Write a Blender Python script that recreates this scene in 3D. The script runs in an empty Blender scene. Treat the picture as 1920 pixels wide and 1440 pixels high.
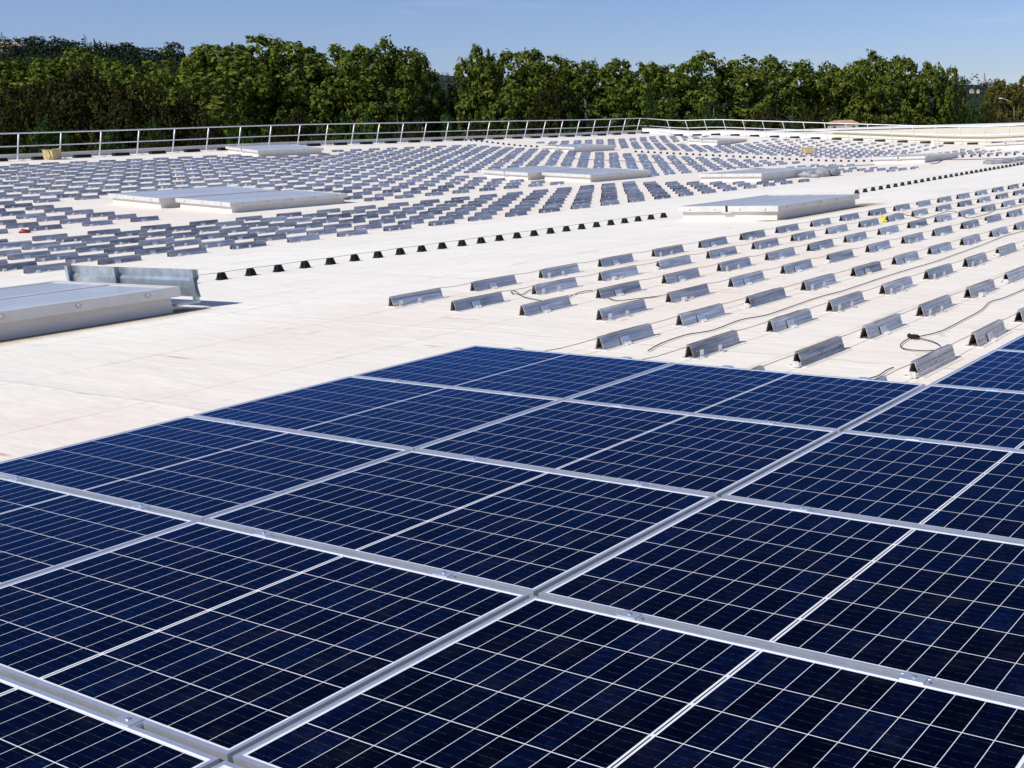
import bpy, math, random
from mathutils import Vector, Matrix, Euler
random.seed(7)
S = bpy.context.scene
COL = S.collection
R = math.radians

# ------------------------------------------------------------------ camera
CAM_LOC = Vector((2.4243, -1.3815, 1.4013))
CAM_ROT = Euler((R(77.861), R(1.83835), R(28.20708)), 'XYZ')
F, CX, CY = 2091.11, 1570.507, 685.579
cam = bpy.data.cameras.new('camera')
cam.sensor_width = 36.0
cam.lens = F / 1920 * 36.0
cam.shift_x = (960 - CX) / 1920
cam.shift_y = -(720 - CY) / 1920
cam.clip_start = 0.05
cam.clip_end = 9000
co = bpy.data.objects.new('camera', cam)
COL.objects.link(co)
co.location = CAM_LOC
co.rotation_euler = CAM_ROT
S.camera = co

# ------------------------------------------------------------------ light
SUN_DIR = Vector((-0.30, -0.86, 0.92)).normalized()
sun_el = math.asin(SUN_DIR.z)
W = bpy.data.worlds.new('World')
S.world = W
W.use_nodes = True
nt = W.node_tree
nt.nodes.clear()
sky = nt.nodes.new('ShaderNodeTexSky')
sky.sky_type = 'NISHITA'
sky.sun_disc = False
sky.sun_elevation = sun_el
sky.sun_rotation = math.atan2(SUN_DIR.x, SUN_DIR.y)
sky.altitude = 150
sky.air_density = 1.0
sky.dust_density = 0.35
sky.ozone_density = 2.0
bg = nt.nodes.new('ShaderNodeBackground')
bg.inputs[1].default_value = 0.075
wo = nt.nodes.new('ShaderNodeOutputWorld')
tint = nt.nodes.new('ShaderNodeMix'); tint.data_type = 'RGBA'; tint.blend_type = 'MULTIPLY'
tint.inputs[0].default_value = 1.0
tint.inputs[7].default_value = (0.88, 0.95, 1.32, 1)      # clear, deep blue air
nt.links.new(sky.outputs[0], tint.inputs[6])
tc = nt.nodes.new('ShaderNodeTexCoord'); mp = nt.nodes.new('ShaderNodeMapping'); mp.inputs['Scale'].default_value = (3.0, 3.0, 42.0)
mp.inputs['Rotation'].default_value = (R(4), 0, 0)
cn = nt.nodes.new('ShaderNodeTexNoise'); cn.inputs['Scale'].default_value = 1.3; cn.inputs['Detail'].default_value = 5
cr_ = nt.nodes.new('ShaderNodeMapRange'); cr_.inputs[1].default_value = .56; cr_.inputs[2].default_value = .82; cr_.inputs[4].default_value = .22
cm_ = nt.nodes.new('ShaderNodeMix'); cm_.data_type = 'RGBA'; cm_.inputs[7].default_value = (9.5, 10.0, 10.6, 1)
nt.links.new(tc.outputs['Generated'], mp.inputs[0]); nt.links.new(mp.outputs[0], cn.inputs['Vector'])
nt.links.new(cn.outputs[0], cr_.inputs[0]); nt.links.new(cr_.outputs[0], cm_.inputs[0])
nt.links.new(tint.outputs[2], cm_.inputs[6]); nt.links.new(cm_.outputs[2], bg.inputs[0])      # wisps of cirrus
nt.links.new(bg.outputs[0], wo.inputs[0])
sl = bpy.data.lights.new('sun', 'SUN')
sl.energy = 4.2
sl.angle = R(0.5)
sl.color = (1.0, 0.945, 0.84)
so = bpy.data.objects.new('sun', sl)
COL.objects.link(so)
so.rotation_euler = (-SUN_DIR).to_track_quat('-Z', 'Y').to_euler()
S.view_settings.view_transform = 'Standard'
S.view_settings.look = 'None'
S.view_settings.exposure = 0.17
S.view_settings.gamma = 1.0

# ------------------------------------------------------------------ helpers
CM = CAM_ROT.to_matrix()
CMI = CM.inverted()
def ray(u, v):
    return CM @ Vector(((u - CX) / F, -(v - CY) / F, -1.0))
def at(u, v, d):                      # world point seen at pixel (u, v), d metres down the optical axis
    return CAM_LOC + ray(u, v) * d
def proj(p):
    q = CMI @ (Vector(p) - CAM_LOC)
    if q.z > -0.05:
        return None
    return (CX + F * q.x / -q.z, CY - F * q.y / -q.z)

def ss(t):
    t = max(0.0, min(1.0, t))
    return t * t * (3 - 2 * t)
def sp(t, w):
    return w * math.log1p(math.exp(max(-40, min(40, t / w))))
def Z(x, y):                          # height of the roof membrane
    z = -0.155 - 0.0112 * max(0.0, min(8.5, -6.5 - x))
    z += 0.057 * sp(-21.8 - x, 1.0)
    z += 0.025 * max(0.0, min(30.0, x + 21.5)) * ss((y - 38) / 10)
    z += 0.16 * ss((-41 - x) / 4) * ss((y - 20) / 16) + 0.3 * ss((y - 54) / 6) * (1 - .85 * ss((-39 - x) / 5))
    return z
def cast(u, v):
    d = ray(u, v).normalized()
    t, st = 2.0, 0.1
    while t < 160:
        p = CAM_LOC + d * t
        if p.z < Z(p.x, p.y):
            a, b = t - st, t
            for _ in range(24):
                m = (a + b) / 2
                p = CAM_LOC + d * m
                if p.z < Z(p.x, p.y): b = m
                else: a = m
            return CAM_LOC + d * a
        t += st
    return CAM_LOC + d * 60

class MB:
    """collects faces and links them as one mesh object"""
    def __init__(s):
        s.v, s.f, s.m = [], [], []
    def quad(s, a, b, c, d, m=0):
        n = len(s.v)
        s.v += [tuple(a), tuple(b), tuple(c), tuple(d)]
        s.f.append((n, n + 1, n + 2, n + 3)); s.m.append(m)
    def hexa(s, p, m=0):              # 8 points: bottom ring then top ring
        n = len(s.v)
        s.v += [tuple(q) for q in p]
        for f in ((3, 2, 1, 0), (4, 5, 6, 7), (0, 1, 5, 4), (1, 2, 6, 5), (2, 3, 7, 6), (3, 0, 4, 7)):
            s.f.append(tuple(n + i for i in f)); s.m.append(m)
    def box(s, x0, x1, y0, y1, z0, z1, m=0):
        s.hexa([(x0, y0, z0), (x1, y0, z0), (x1, y1, z0), (x0, y1, z0),
                (x0, y0, z1), (x1, y0, z1), (x1, y1, z1), (x0, y1, z1)], m)
    def frustum(s, c, w0, d0, w1, d1, h, m=0, sh=(0, 0)):
        x, y, z = c
        s.hexa([(x - w0, y - d0, z), (x + w0, y - d0, z), (x + w0, y + d0, z), (x - w0, y + d0, z),
                (x + sh[0] - w1, y + sh[1] - d1, z + h), (x + sh[0] + w1, y + sh[1] - d1, z + h),
                (x + sh[0] + w1, y + sh[1] + d1, z + h), (x + sh[0] - w1, y + sh[1] + d1, z + h)], m)
    def prism(s, pts, axis, a0, a1, m=0):     # closed profile swept along an axis ('y': pts are (x, z))
        n = len(s.v); k = len(pts)
        for a in (a0, a1):
            for p in pts:
                s.v.append((p[0], a, p[1]) if axis == 'y' else (a, p[0], p[1]))
        for i in range(k):
            j = (i + 1) % k
            s.f.append((n + i, n + j, n + k + j, n + k + i)); s.m.append(m)
        s.f.append(tuple(n + i for i in range(k))); s.m.append(m)
        s.f.append(tuple(n + k + i for i in reversed(range(k)))); s.m.append(m)
    def tube(s, pts, r, seg=6, m=0, caps=True):
        pts = [Vector(p) for p in pts]
        rings = []
        for i, p in enumerate(pts):
            a = pts[max(0, i - 1)]; b = pts[min(len(pts) - 1, i + 1)]
            t = (b - a).normalized()
            up = Vector((0, 0, 1)) if abs(t.z) < .9 else Vector((1, 0, 0))
            e1 = t.cross(up).normalized(); e2 = e1.cross(t)
            rr = r[i] if isinstance(r, (list, tuple)) else r
            n = len(s.v)
            for k in range(seg):
                an = 2 * math.pi * k / seg
                s.v.append(tuple(p + (e1 * math.cos(an) + e2 * math.sin(an)) * rr))
            rings.append(n)
        for a, b in zip(rings, rings[1:]):
            for k in range(seg):
                j = (k + 1) % seg
                s.f.append((a + k, a + j, b + j, b + k)); s.m.append(m)
        if caps:
            s.f.append(tuple(rings[0] + k for k in reversed(range(seg)))); s.m.append(m)
            s.f.append(tuple(rings[-1] + k for k in range(seg))); s.m.append(m)
    def ball(s, c, r, nu=8, nv=5, m=0, sq=(1, 1, 1)):
        n = len(s.v)
        for i in range(nv + 1):
            t = math.pi * i / nv
            for k in range(nu):
                a = 2 * math.pi * k / nu
                s.v.append((c[0] + r * sq[0] * math.sin(t) * math.cos(a), c[1] + r * sq[1] * math.sin(t) * math.sin(a),
                            c[2] + r * sq[2] * math.cos(t)))
        for i in range(nv):
            for k in range(nu):
                j = (k + 1) % nu
                s.f.append((n + i * nu + k, n + (i + 1) * nu + k, n + (i + 1) * nu + j, n + i * nu + j)); s.m.append(m)
    def mesh(s, name, mats, smooth=False):
        me = bpy.data.meshes.new(name)
        me.from_pydata(s.v, [], s.f)
        mats = mats if isinstance(mats, (list, tuple)) else [mats]
        for m in mats: me.materials.append(m)
        if len(mats) > 1: me.polygons.foreach_set('material_index', s.m)
        if smooth: me.polygons.foreach_set('use_smooth', [True] * len(s.f))
        me.update()
        return me
    def build(s, name, mats, parent=None, loc=None, smooth=False):
        o = bpy.data.objects.new(name, s.mesh(name, mats, smooth))
        COL.objects.link(o)
        if parent: o.parent = parent
        if loc is not None: o.location = loc
        return o

def tag(o, label, cat, group=None):
    o['label'] = label; o['category'] = cat
    if group: o['group'] = group
    return o
def thing(name, label, cat, loc=(0, 0, 0), rz=0.0, group=None):
    o = bpy.data.objects.new(name, None)
    o.empty_display_size = 0.1
    COL.objects.link(o)
    o.location = loc; o.rotation_euler = (0, 0, rz)
    return tag(o, label, cat, group)
def part(name, me, parent, loc=None):
    o = bpy.data.objects.new(name, me)
    COL.objects.link(o); o.parent = parent
    if loc is not None: o.location = loc
    return o
def copy_thing(root, loc, label, rz=None, scale=None):
    r = root.copy(); COL.objects.link(r); r.location = loc; r['label'] = label
    if rz is not None: r.rotation_euler = (0, 0, rz)
    if scale is not None: r.scale = scale
    for ch in list(root.children):
        c = ch.copy(); COL.objects.link(c); c.parent = r
        for g in list(ch.children):
            d = g.copy(); COL.objects.link(d); d.parent = c
    return r
def struct(o, kind='structure'):
    o['kind'] = kind
    return o
ORD = ['first', 'second', 'third', 'fourth', 'fifth', 'sixth', 'seventh', 'eighth', 'ninth', 'tenth', 'eleventh', 'twelfth',
       'thirteenth', 'fourteenth', 'fifteenth', 'sixteenth', 'seventeenth', 'eighteenth', 'nineteenth', 'twentieth']
TENS = {20: 'twenty', 30: 'thirty', 40: 'forty', 50: 'fifty', 60: 'sixty', 70: 'seventy', 80: 'eighty', 90: 'ninety'}
def nth(i):                            # 0-based
    n = i + 1
    if n <= 20: return ORD[n - 1]
    t, r = n // 10 * 10, n % 10
    if r == 0: return TENS[t][:-1] + 'ieth'
    return TENS[t] + '-' + ORD[r - 1]

# ------------------------------------------------------------------ materials
class NT:
    def __init__(s, name):
        s.mat = bpy.data.materials.new(name)
        s.mat.use_nodes = True
        s.t = s.mat.node_tree
        s.b = s.t.nodes['Principled BSDF']
    def n(s, typ, **kw):
        o = s.t.nodes.new(typ)
        for k, v in kw.items(): setattr(o, k, v)
        return o
    def l(s, a, b): s.t.links.new(a, b)
    def inp(s, sock, v):
        if hasattr(v, 'is_linked') or isinstance(v, bpy.types.NodeSocket): s.l(v, sock)
        else: sock.default_value = v
    def math(s, op, a, b=None, c=None, clamp=False):
        o = s.n('ShaderNodeMath', operation=op, use_clamp=clamp)
        s.inp(o.inputs[0], a)
        if b is not None: s.inp(o.inputs[1], b)
        if c is not None: s.inp(o.inputs[2], c)
        return o.outputs[0]
    def mix(s, f, a, b, blend='MIX'):
        o = s.n('ShaderNodeMix', data_type='RGBA', blend_type=blend)
        s.inp(o.inputs[0], f); s.inp(o.inputs[6], a); s.inp(o.inputs[7], b)
        return o.outputs[2]
    def noise(s, vec, scale, detail=4, rough=.55):
        o = s.n('ShaderNodeTexNoise')
        o.inputs['Scale'].default_value = scale; o.inputs['Detail'].default_value = detail
        o.inputs['Roughness'].default_value = rough
        if vec is not None: s.l(vec, o.inputs['Vector'])
        return o.outputs[0]
    def ramp(s, f, stops):
        o = s.n('ShaderNodeValToRGB')
        e = o.color_ramp.elements
        while len(e) < len(stops): e.new(.5)
        for k, (p, c) in enumerate(stops):
            e[k].position = p; e[k].color = (*c, 1) if len(c) == 3 else c
        s.l(f, o.inputs[0])
        return o.outputs[0]
    def smooth(s, x, a, b):
        o = s.n('ShaderNodeMapRange', interpolation_type='SMOOTHSTEP')
        s.inp(o.inputs[0], x); o.inputs[1].default_value = a; o.inputs[2].default_value = b
        return o.outputs[0]
    def obj(s): return s.n('ShaderNodeTexCoord').outputs['Object']
    def geo(s): return s.n('ShaderNodeNewGeometry')
    def map(s, vec, scale):
        o = s.n('ShaderNodeMapping'); s.l(vec, o.inputs[0]); o.inputs['Scale'].default_value = scale
        return o.outputs[0]
    def set(s, **kw):
        for k, v in kw.items(): s.inp(s.b.inputs[k.replace('_', ' ')], v)
    def bump(s, h, st, dist=.01):
        o = s.n('ShaderNodeBump'); o.inputs['Strength'].default_value = st; o.inputs['Distance'].default_value = dist
        s.l(h, o.inputs['Height']); s.l(o.outputs[0], s.b.inputs['Normal'])
def c4(r, g, b): return (r, g, b, 1)

def simple(name, col, rough=.6, metal=0.0, var=.12, scale=6.0, spec=.5):
    m = NT(name)
    f = m.noise(m.obj(), scale)
    d = tuple(c * (1 - var) for c in col); e = tuple(min(1, c * (1 + var)) for c in col)
    m.set(Base_Color=m.ramp(f, [(.3, d), (.7, e)]), Roughness=rough, Metallic=metal)
    m.b.inputs['Specular IOR Level'].default_value = spec
    return m.mat

def island_metal(name, base, rough):
    m = NT(name)
    g = m.geo()
    oi = m.n('ShaderNodeObjectInfo')
    r1 = m.math('FRACT', m.math('ADD', g.outputs['Random Per Island'], m.math('MULTIPLY', oi.outputs['Random'], 3.7)))
    r2 = oi.outputs['Random']
    P = g.outputs['Position']
    n1 = m.noise(m.map(P, (14, 1.7, 30)), 1.0, 5, .6)
    n2 = m.noise(m.map(P, (5, 5, 9)), 1.0, 3)
    k = m.math('ADD', m.math('ADD', m.math('MULTIPLY', n1, .75), m.math('MULTIPLY', n2, .25)), m.math('MULTIPLY', m.math('SUBTRACT', r2, .5), .22))
    k = m.math('ADD', k, m.math('MULTIPLY', m.math('SUBTRACT', r1, .5), .10))
    m.set(Base_Color=m.ramp(k, [(.30, tuple(c * .45 for c in base)), (.44, tuple(c * .9 for c in base)), (.58, tuple(c * 1.12 for c in base)), (.70, tuple(min(1, c * 1.6) for c in base))]),
          Metallic=m.math('SUBTRACT', .95, m.math('MULTIPLY', n2, .35)), Roughness=m.math('ADD', m.math('MULTIPLY', n1, .35), rough))
    m.bump(n1, .35, .012)
    return m.mat
M = {}
M['alu'] = island_metal('support_aluminium', (.64, .595, .56), .17)
M['alu_light'] = simple('bright_aluminium', (.76, .76, .77), .34, .6, .10, 30)
M['frame'] = simple('anodised_frame', (.74, .76, .80), .34, .75, .06, 25)
M['galv'] = simple('galvanised_sheet', (.46, .52, .56), .38, .8, .2, 9)
M['rail'] = simple('galvanised_rail', (.72, .74, .76), .42, .55, .08, 5)
M['black'] = simple('black_plastic', (.007, .007, .008), .5, 0, .3, 12, .3)
M['cable'] = simple('black_cable', (.055, .042, .036), .55, 0, .2, 12)
M['string'] = simple('beige_string', (.42, .36, .24), .8, 0, .2, 12)
M['card'] = simple('cardboard', (.52, .40, .20), .85, 0, .22, 9)
M['white'] = simple('white_paint', (.82, .82, .80), .5, 0, .04, 3)
M['pad'] = simple('membrane_patch', (.74, .71, .66), .6, 0, .08, 5)
M['curb'] = simple('parapet_sheet', (.60, .60, .58), .5, .1, .12, 2)
M['cream'] = simple('cream_cladding', (.72, .68, .56), .6, 0, .05, .6)
M['seam'] = simple('grey_seam', (.27, .26, .23), .7, 0, .2, 1)
M['red'] = simple('red_plastic', (.30, .035, .02), .5, 0, .3, 20)
M['yellow'] = simple('yellow_tape', (.75, .62, .03), .5, 0, .2, 40)
M['tile'] = simple('terracotta_tiles', (.40, .25, .17), .85, 0, .25, 1.5)
M['render'] = simple('house_render', (.55, .46, .36), .9, 0, .1, 1)
M['glassdark'] = simple('dark_pane', (.03, .035, .04), .1, 0, .1, 1)
M['concrete'] = simple('grey_fibre_cement', (.36, .36, .35), .8, 0, .15, 1.2)
M['trunk'] = simple('bark', (.17, .13, .095), .9, 0, .4, 2.5)
M['lamp'] = simple('weathered_lamp_paint', (.30, .30, .28), .6, .2, .1, 3)
M['tarp'] = simple('grey_tarpaulin', (.30, .31, .33), .55, 0, .3, 5)

# membrane
m = NT('roof_membrane')
P = m.obj()
sx = m.n('ShaderNodeSeparateXYZ'); m.l(P, sx.inputs[0])
X, Y = sx.outputs[0], sx.outputs[1]
n1 = m.noise(P, .35, 6, .6); n2 = m.noise(m.map(P, (2.6, .5, 1)), 1.0, 6, .65); n3 = m.noise(P, 9, 5, .7)
base = m.ramp(n1, [(.3, (.79, .75, .66)), (.7, (.865, .838, .755))])
base = m.mix(m.math('MULTIPLY', m.smooth(n2, .54, .74), .28), base, c4(.62, .50, .42))
# weathered pink dust in the strips that carry supports
fld = m.math('ADD', m.smooth(X, -7.8, -5.8), m.math('SUBTRACT', 1.0, m.smooth(X, -15.2, -13.6)), clamp=True)
base = m.mix(m.math('MULTIPLY', fld, m.math('ADD', .06, m.math('MULTIPLY', m.smooth(n1, .38, .66), .34))), base, c4(.72, .56, .45))
# red chalk lines every 1.02 m, broken
ln = m.math('ABSOLUTE', m.math('SUBTRACT', m.math('FRACT', m.math('DIVIDE', m.math('ADD', m.math('SUBTRACT', Y, 5.62), m.math('MULTIPLY', m.noise(P, .5, 2), .10)), 1.02)), .5))
lm = m.math('MULTIPLY', m.smooth(ln, .480, .494), m.smooth(m.noise(P, 1.1, 3), .52, .66))
base = m.mix(m.math('MULTIPLY', m.math('MULTIPLY', lm, fld), .7), base, c4(.55, .22, .15))
# lap seams of the membrane sheets (run with y every 1.55 m, and a cross lap)
wob = m.math('MULTIPLY', m.noise(P, .8, 2), .05)
s1 = m.math('ABSOLUTE', m.math('SUBTRACT', m.math('FRACT', m.math('DIVIDE', m.math('ADD', X, wob), 1.55)), .5))
s2 = m.math('ABSOLUTE', m.math('SUBTRACT', m.math('FRACT', m.math('DIVIDE', m.math('ADD', Y, m.math('MULTIPLY', wob, 3.0)), 2.6)), .5))
sm = m.math('MAXIMUM', m.smooth(s1, .482, .494), m.math('MULTIPLY', m.smooth(s2, .488, .497), .45))
dirt = m.math('MULTIPLY', sm, m.math('ADD', .13, m.math('MULTIPLY', m.smooth(m.noise(P, 1.6, 4, .7), .5, .68), .6)))
base = m.mix(dirt, base, c4(.40, .33, .27))
spk = m.math('MULTIPLY', m.smooth(m.noise(m.map(P, (3.5, 1.6, 1)), 1.3, 3, .75), .63, .74), .5)
base = m.mix(spk, base, c4(.45, .36, .28))
# puddle stains left along the skylight kerbs
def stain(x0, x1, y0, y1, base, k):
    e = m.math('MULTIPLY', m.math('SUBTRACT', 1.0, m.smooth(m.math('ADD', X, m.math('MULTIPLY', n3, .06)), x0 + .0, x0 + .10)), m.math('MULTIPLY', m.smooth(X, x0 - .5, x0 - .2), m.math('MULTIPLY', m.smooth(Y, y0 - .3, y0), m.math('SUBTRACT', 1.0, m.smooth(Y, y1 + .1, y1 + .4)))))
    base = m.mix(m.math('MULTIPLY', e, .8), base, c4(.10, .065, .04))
    a = m.math('MULTIPLY', m.math('SUBTRACT', 1.0, m.smooth(m.math('ADD', X, m.math('MULTIPLY', n3, .25)), x0, x1)), m.smooth(X, x0 - .6, x0 - .1))
    b = m.math('MULTIPLY', m.smooth(Y, y0 - .3, y0 + .3), m.math('SUBTRACT', 1.0, m.smooth(Y, y1 - .1, y1 + .5)))
    return m.mix(m.math('MULTIPLY', m.math('MULTIPLY', a, b), k), base, c4(.33, .22, .10))
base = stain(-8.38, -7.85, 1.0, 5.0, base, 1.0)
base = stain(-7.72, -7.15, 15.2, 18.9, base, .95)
m.set(Base_Color=base, Roughness=.62)
m.b.inputs['Specular IOR Level'].default_value = .3
wr = m.noise(m.map(P, (.5, 1.5, 1)), 1.4, 4, .6)
lap = m.math('MULTIPLY', m.smooth(s2, .40, .5), .09)
hh = m.math('ADD', m.math('ADD', m.math('MULTIPLY', wr, 1.0), m.math('MULTIPLY', n2, .35)), m.math('ADD', m.math('MULTIPLY', sm, .2), lap))
m.bump(hh, .55, .05)
M['membrane'] = m.mat

# photovoltaic laminate (object space: long side x, short side y)
m = NT('solar_cells')
P = m.obj()
sx = m.n('ShaderNodeSeparateXYZ'); m.l(P, sx.inputs[0])
X, Y = sx.outputs[0], sx.outputs[1]
CW, CH, MID = .0812, .1604, .0085
ax = m.math('SUBTRACT', m.math('ABSOLUTE', X), MID)        # distance from the middle bus gap
cu = m.math('DIVIDE', ax, CW)
cv = m.math('DIVIDE', m.math('ADD', Y, 3 * CH), CH)
fu = m.math('FRACT', cu); fv = m.math('FRACT', cv)
eu = m.math('MULTIPLY', m.math('SUBTRACT', .5, m.math('ABSOLUTE', m.math('SUBTRACT', fu, .5))), CW)
ev = m.math('MULTIPLY', m.math('SUBTRACT', .5, m.math('ABSOLUTE', m.math('SUBTRACT', fv, .5))), CH)
gap = m.math('MAXIMUM', m.math('LESS_THAN', eu, .0010), m.math('LESS_THAN', ev, .0013))
outx = m.math('GREATER_THAN', ax, 10 * CW)
outy = m.math('GREATER_THAN', m.math('ABSOLUTE', Y), 3 * CH)
mid = m.math('LESS_THAN', m.math('ABSOLUTE', X), MID)
slot = m.math('LESS_THAN', m.math('ABSOLUTE', X), .0024)
yslot = m.math('GREATER_THAN', ev, .006)
white = m.math('MAXIMUM', m.math('MAXIMUM', gap, mid), m.math('MAXIMUM', outx, outy))
white = m.math('SUBTRACT', white, m.math('MULTIPLY', slot, yslot), clamp=True)
cid = m.n('ShaderNodeCombineXYZ')
m.l(m.math('FLOOR', m.math('ADD', m.math('MULTIPLY', m.math('SIGN', X), m.math('ADD', cu, 1.0)), 40.0)), cid.inputs[0])
m.l(m.math('FLOOR', cv), cid.inputs[1])
m.l(m.math('MULTIPLY', m.n('ShaderNodeObjectInfo').outputs['Random'], 77.0), cid.inputs[2])
wn = m.n('ShaderNodeTexWhiteNoise', noise_dimensions='3D'); m.l(cid.outputs[0], wn.inputs[0])
vo = m.n('ShaderNodeTexVoronoi'); vo.inputs['Scale'].default_value = 55
m.l(m.map(P, (1, 1, 1)), vo.inputs['Vector'])
vs = m.n('ShaderNodeSeparateColor'); m.l(vo.outputs['Color'], vs.inputs[0])
k = m.math('ADD', m.math('MULTIPLY', wn.outputs[0], .62), m.math('MULTIPLY', vs.outputs[0], .30))
k = m.math('ADD', k, m.math('MULTIPLY', m.noise(P, 6, 3), .12))
cell = m.ramp(k, [(.1, (.0004, .0005, .0020)), (.5, (.0006, .0012, .0068)), (.78, (.0010, .0026, .0145)), (1., (.0018, .0065, .036))])
bb = m.math('ABSOLUTE', m.math('SUBTRACT', m.math('FRACT', m.math('MULTIPLY', cv, 5.0)), .5))
busm = m.math('MULTIPLY', m.math('LESS_THAN', bb, .018), m.math('ADD', .12, m.math('MULTIPLY', m.smooth(m.noise(P, 60, 2), .45, .6), .5)))
cell = m.mix(busm, cell, c4(.07, .075, .11))
colr = m.mix(white, cell, c4(.74, .75, .77))
# glass with a blue anti-reflection coat: the cells under it, plus a tinted mirror that grows towards grazing angles
dust = m.math('MULTIPLY', m.smooth(m.noise(m.map(P, (2, 3, 1)), 2.2, 6, .7), .48, .75), .016)
colr = m.mix(dust, colr, c4(.42, .36, .30))
dif = m.n('ShaderNodeBsdfDiffuse'); m.l(colr, dif.inputs[0])
glo = m.n('ShaderNodeBsdfGlossy'); glo.inputs['Color'].default_value = c4(.12, .32, .68)
dst = m.noise(m.map(P, (3, 5, 1)), 1.5, 5)
m.l(m.math('ADD', .10, m.math('MULTIPLY', dst, .14)), glo.inputs['Roughness'])
fr = m.n('ShaderNodeFresnel'); fr.inputs['IOR'].default_value = 1.36
mx = m.n('ShaderNodeMixShader'); m.l(m.math('MULTIPLY', m.math('POWER', fr.outputs[0], 1.7), 2.9, clamp=True), mx.inputs[0]); m.l(dif.outputs[0], mx.inputs[1]); m.l(glo.outputs[0], mx.inputs[2])
m.l(mx.outputs[0], m.t.nodes['Material Output'].inputs[0])
M['cells'] = m.mat

# milky skylight glazing
m = NT('skylight_glazing')
f = m.noise(m.map(m.obj(), (1, .5, 1)), 2.2, 5)
m.set(Base_Color=m.ramp(f, [(.25, (.38, .43, .50)), (.75, (.49, .53, .59))]), Roughness=.34)
m.b.inputs['Coat Weight'].default_value = .15
M['glazing'] = m.mat
# skylight sheet metal kerb, dusty at the foot
m = NT('skylight_kerb')
P = m.obj()
f = m.noise(m.map(P, (2, 2, 9)), 2.0, 5)
m.set(Base_Color=m.ramp(f, [(.3, (.70, .65, .58)), (.7, (.80, .765, .71))]), Roughness=.55, Metallic=0.0)
M['kerb'] = m.mat
M['lid'] = simple('skylight_lid', (.66, .645, .62), .45, .25, .08, 5)
M['knob'] = simple('cap_plastic', (.62, .58, .50), .4, 0, .1, 30)

def leaf(name, cols, trans=.25, rough=.6):
    m = NT(name)
    g = m.geo()
    r = g.outputs['Random Per Island']
    n = m.noise(m.obj(), .8, 2)
    k = m.math('ADD', m.math('MULTIPLY', r, .7), m.math('MULTIPLY', n, .3))
    c = m.ramp(k, [(.12, cols[0]), (.5, cols[1]), (.88, cols[2])])
    d = m.n('ShaderNodeBsdfDiffuse'); t = m.n('ShaderNodeBsdfTranslucent'); x = m.n('ShaderNodeMixShader')
    m.l(c, d.inputs[0]); m.l(c, t.inputs[0]); x.inputs[0].default_value = trans
    m.l(d.outputs[0], x.inputs[1]); m.l(t.outputs[0], x.inputs[2])
    m.l(x.outputs[0], m.t.nodes['Material Output'].inputs[0])
    return m.mat
M['leaf_plane'] = leaf('plane_tree_leaves', [(.046, .070, .012), (.104, .138, .023), (.19, .215, .044)])
M['leaf_gold'] = leaf('turning_leaves', [(.06, .06, .014), (.13, .12, .028), (.20, .17, .04)])
M['leaf_dark'] = leaf('dark_leaves', [(.018, .022, .008), (.036, .038, .014), (.060, .055, .020)], .15)
M['leaf_green'] = leaf('fresh_leaves', [(.022, .045, .012), (.045, .085, .022), (.08, .13, .035)])
M['leaf_con'] = leaf('conifer_needles', [(.012, .022, .014), (.022, .036, .022), (.038, .055, .030)], .08)
M['leaf_hill'] = leaf('hillside_leaves', [(.014, .026, .016), (.026, .044, .024), (.045, .062, .032)], .1)
M['leaf_far'] = leaf('hazed_far_leaves', [(.030, .050, .050), (.045, .070, .062), (.07, .095, .08)], .1)  # distance haze put into the leaf colour: paler and bluer
M['hillsoil'] = simple('wooded_slope', (.030, .042, .030), 1.0, 0, .3, .03, 0.0)
M['soil'] = simple('dry_grass_ground', (.10, .095, .05), .95, 0, .35, .05)

# ------------------------------------------------------------------ ground, hills, roof deck
g = MB()
g.quad((-4000, -4000, -9), (4000, -4000, -9), (4000, 4000, -9), (-4000, 4000, -9))
struct(g.build('ground', M['soil']))

XW, YN = -46.6, 61.4
rb = MB()
xs = [XW + i * .62 for i in range(int((30 - XW) / .62) + 1)]
ys = [-14 + j * .62 for j in range(int((YN + 14) / .62) + 1)]
xs[-1] = 30; ys[-1] = YN
nx = len(xs)
for y in ys:
    for x in xs: rb.v.append((x, y, Z(x, y)))
for j in range(len(ys) - 1):
    for i in range(nx - 1):
        a = j * nx + i
        rb.f.append((a, a + 1, a + nx + 1, a + nx)); rb.m.append(0)
ring = [(x, ys[0]) for x in xs] + [(30, y) for y in ys[1:]] + [(x, YN) for x in reversed(xs[:-1])] + [(XW, y) for y in reversed(ys[1:-1])]
n0 = len(rb.v)
for x, y in ring: rb.v += [(x, y, Z(x, y)), (x, y, -9)]
for i in range(len(ring)):
    j = (i + 1) % len(ring)
    rb.f.append((n0 + 2 * i, n0 + 2 * i + 1, n0 + 2 * j + 1, n0 + 2 * j)); rb.m.append(1)
rd = rb.build('roof_deck', [M['membrane'], M['cream']])
rd.data.polygons.foreach_set('use_smooth', [mm == 0 for mm in rb.m])
struct(rd)

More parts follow.
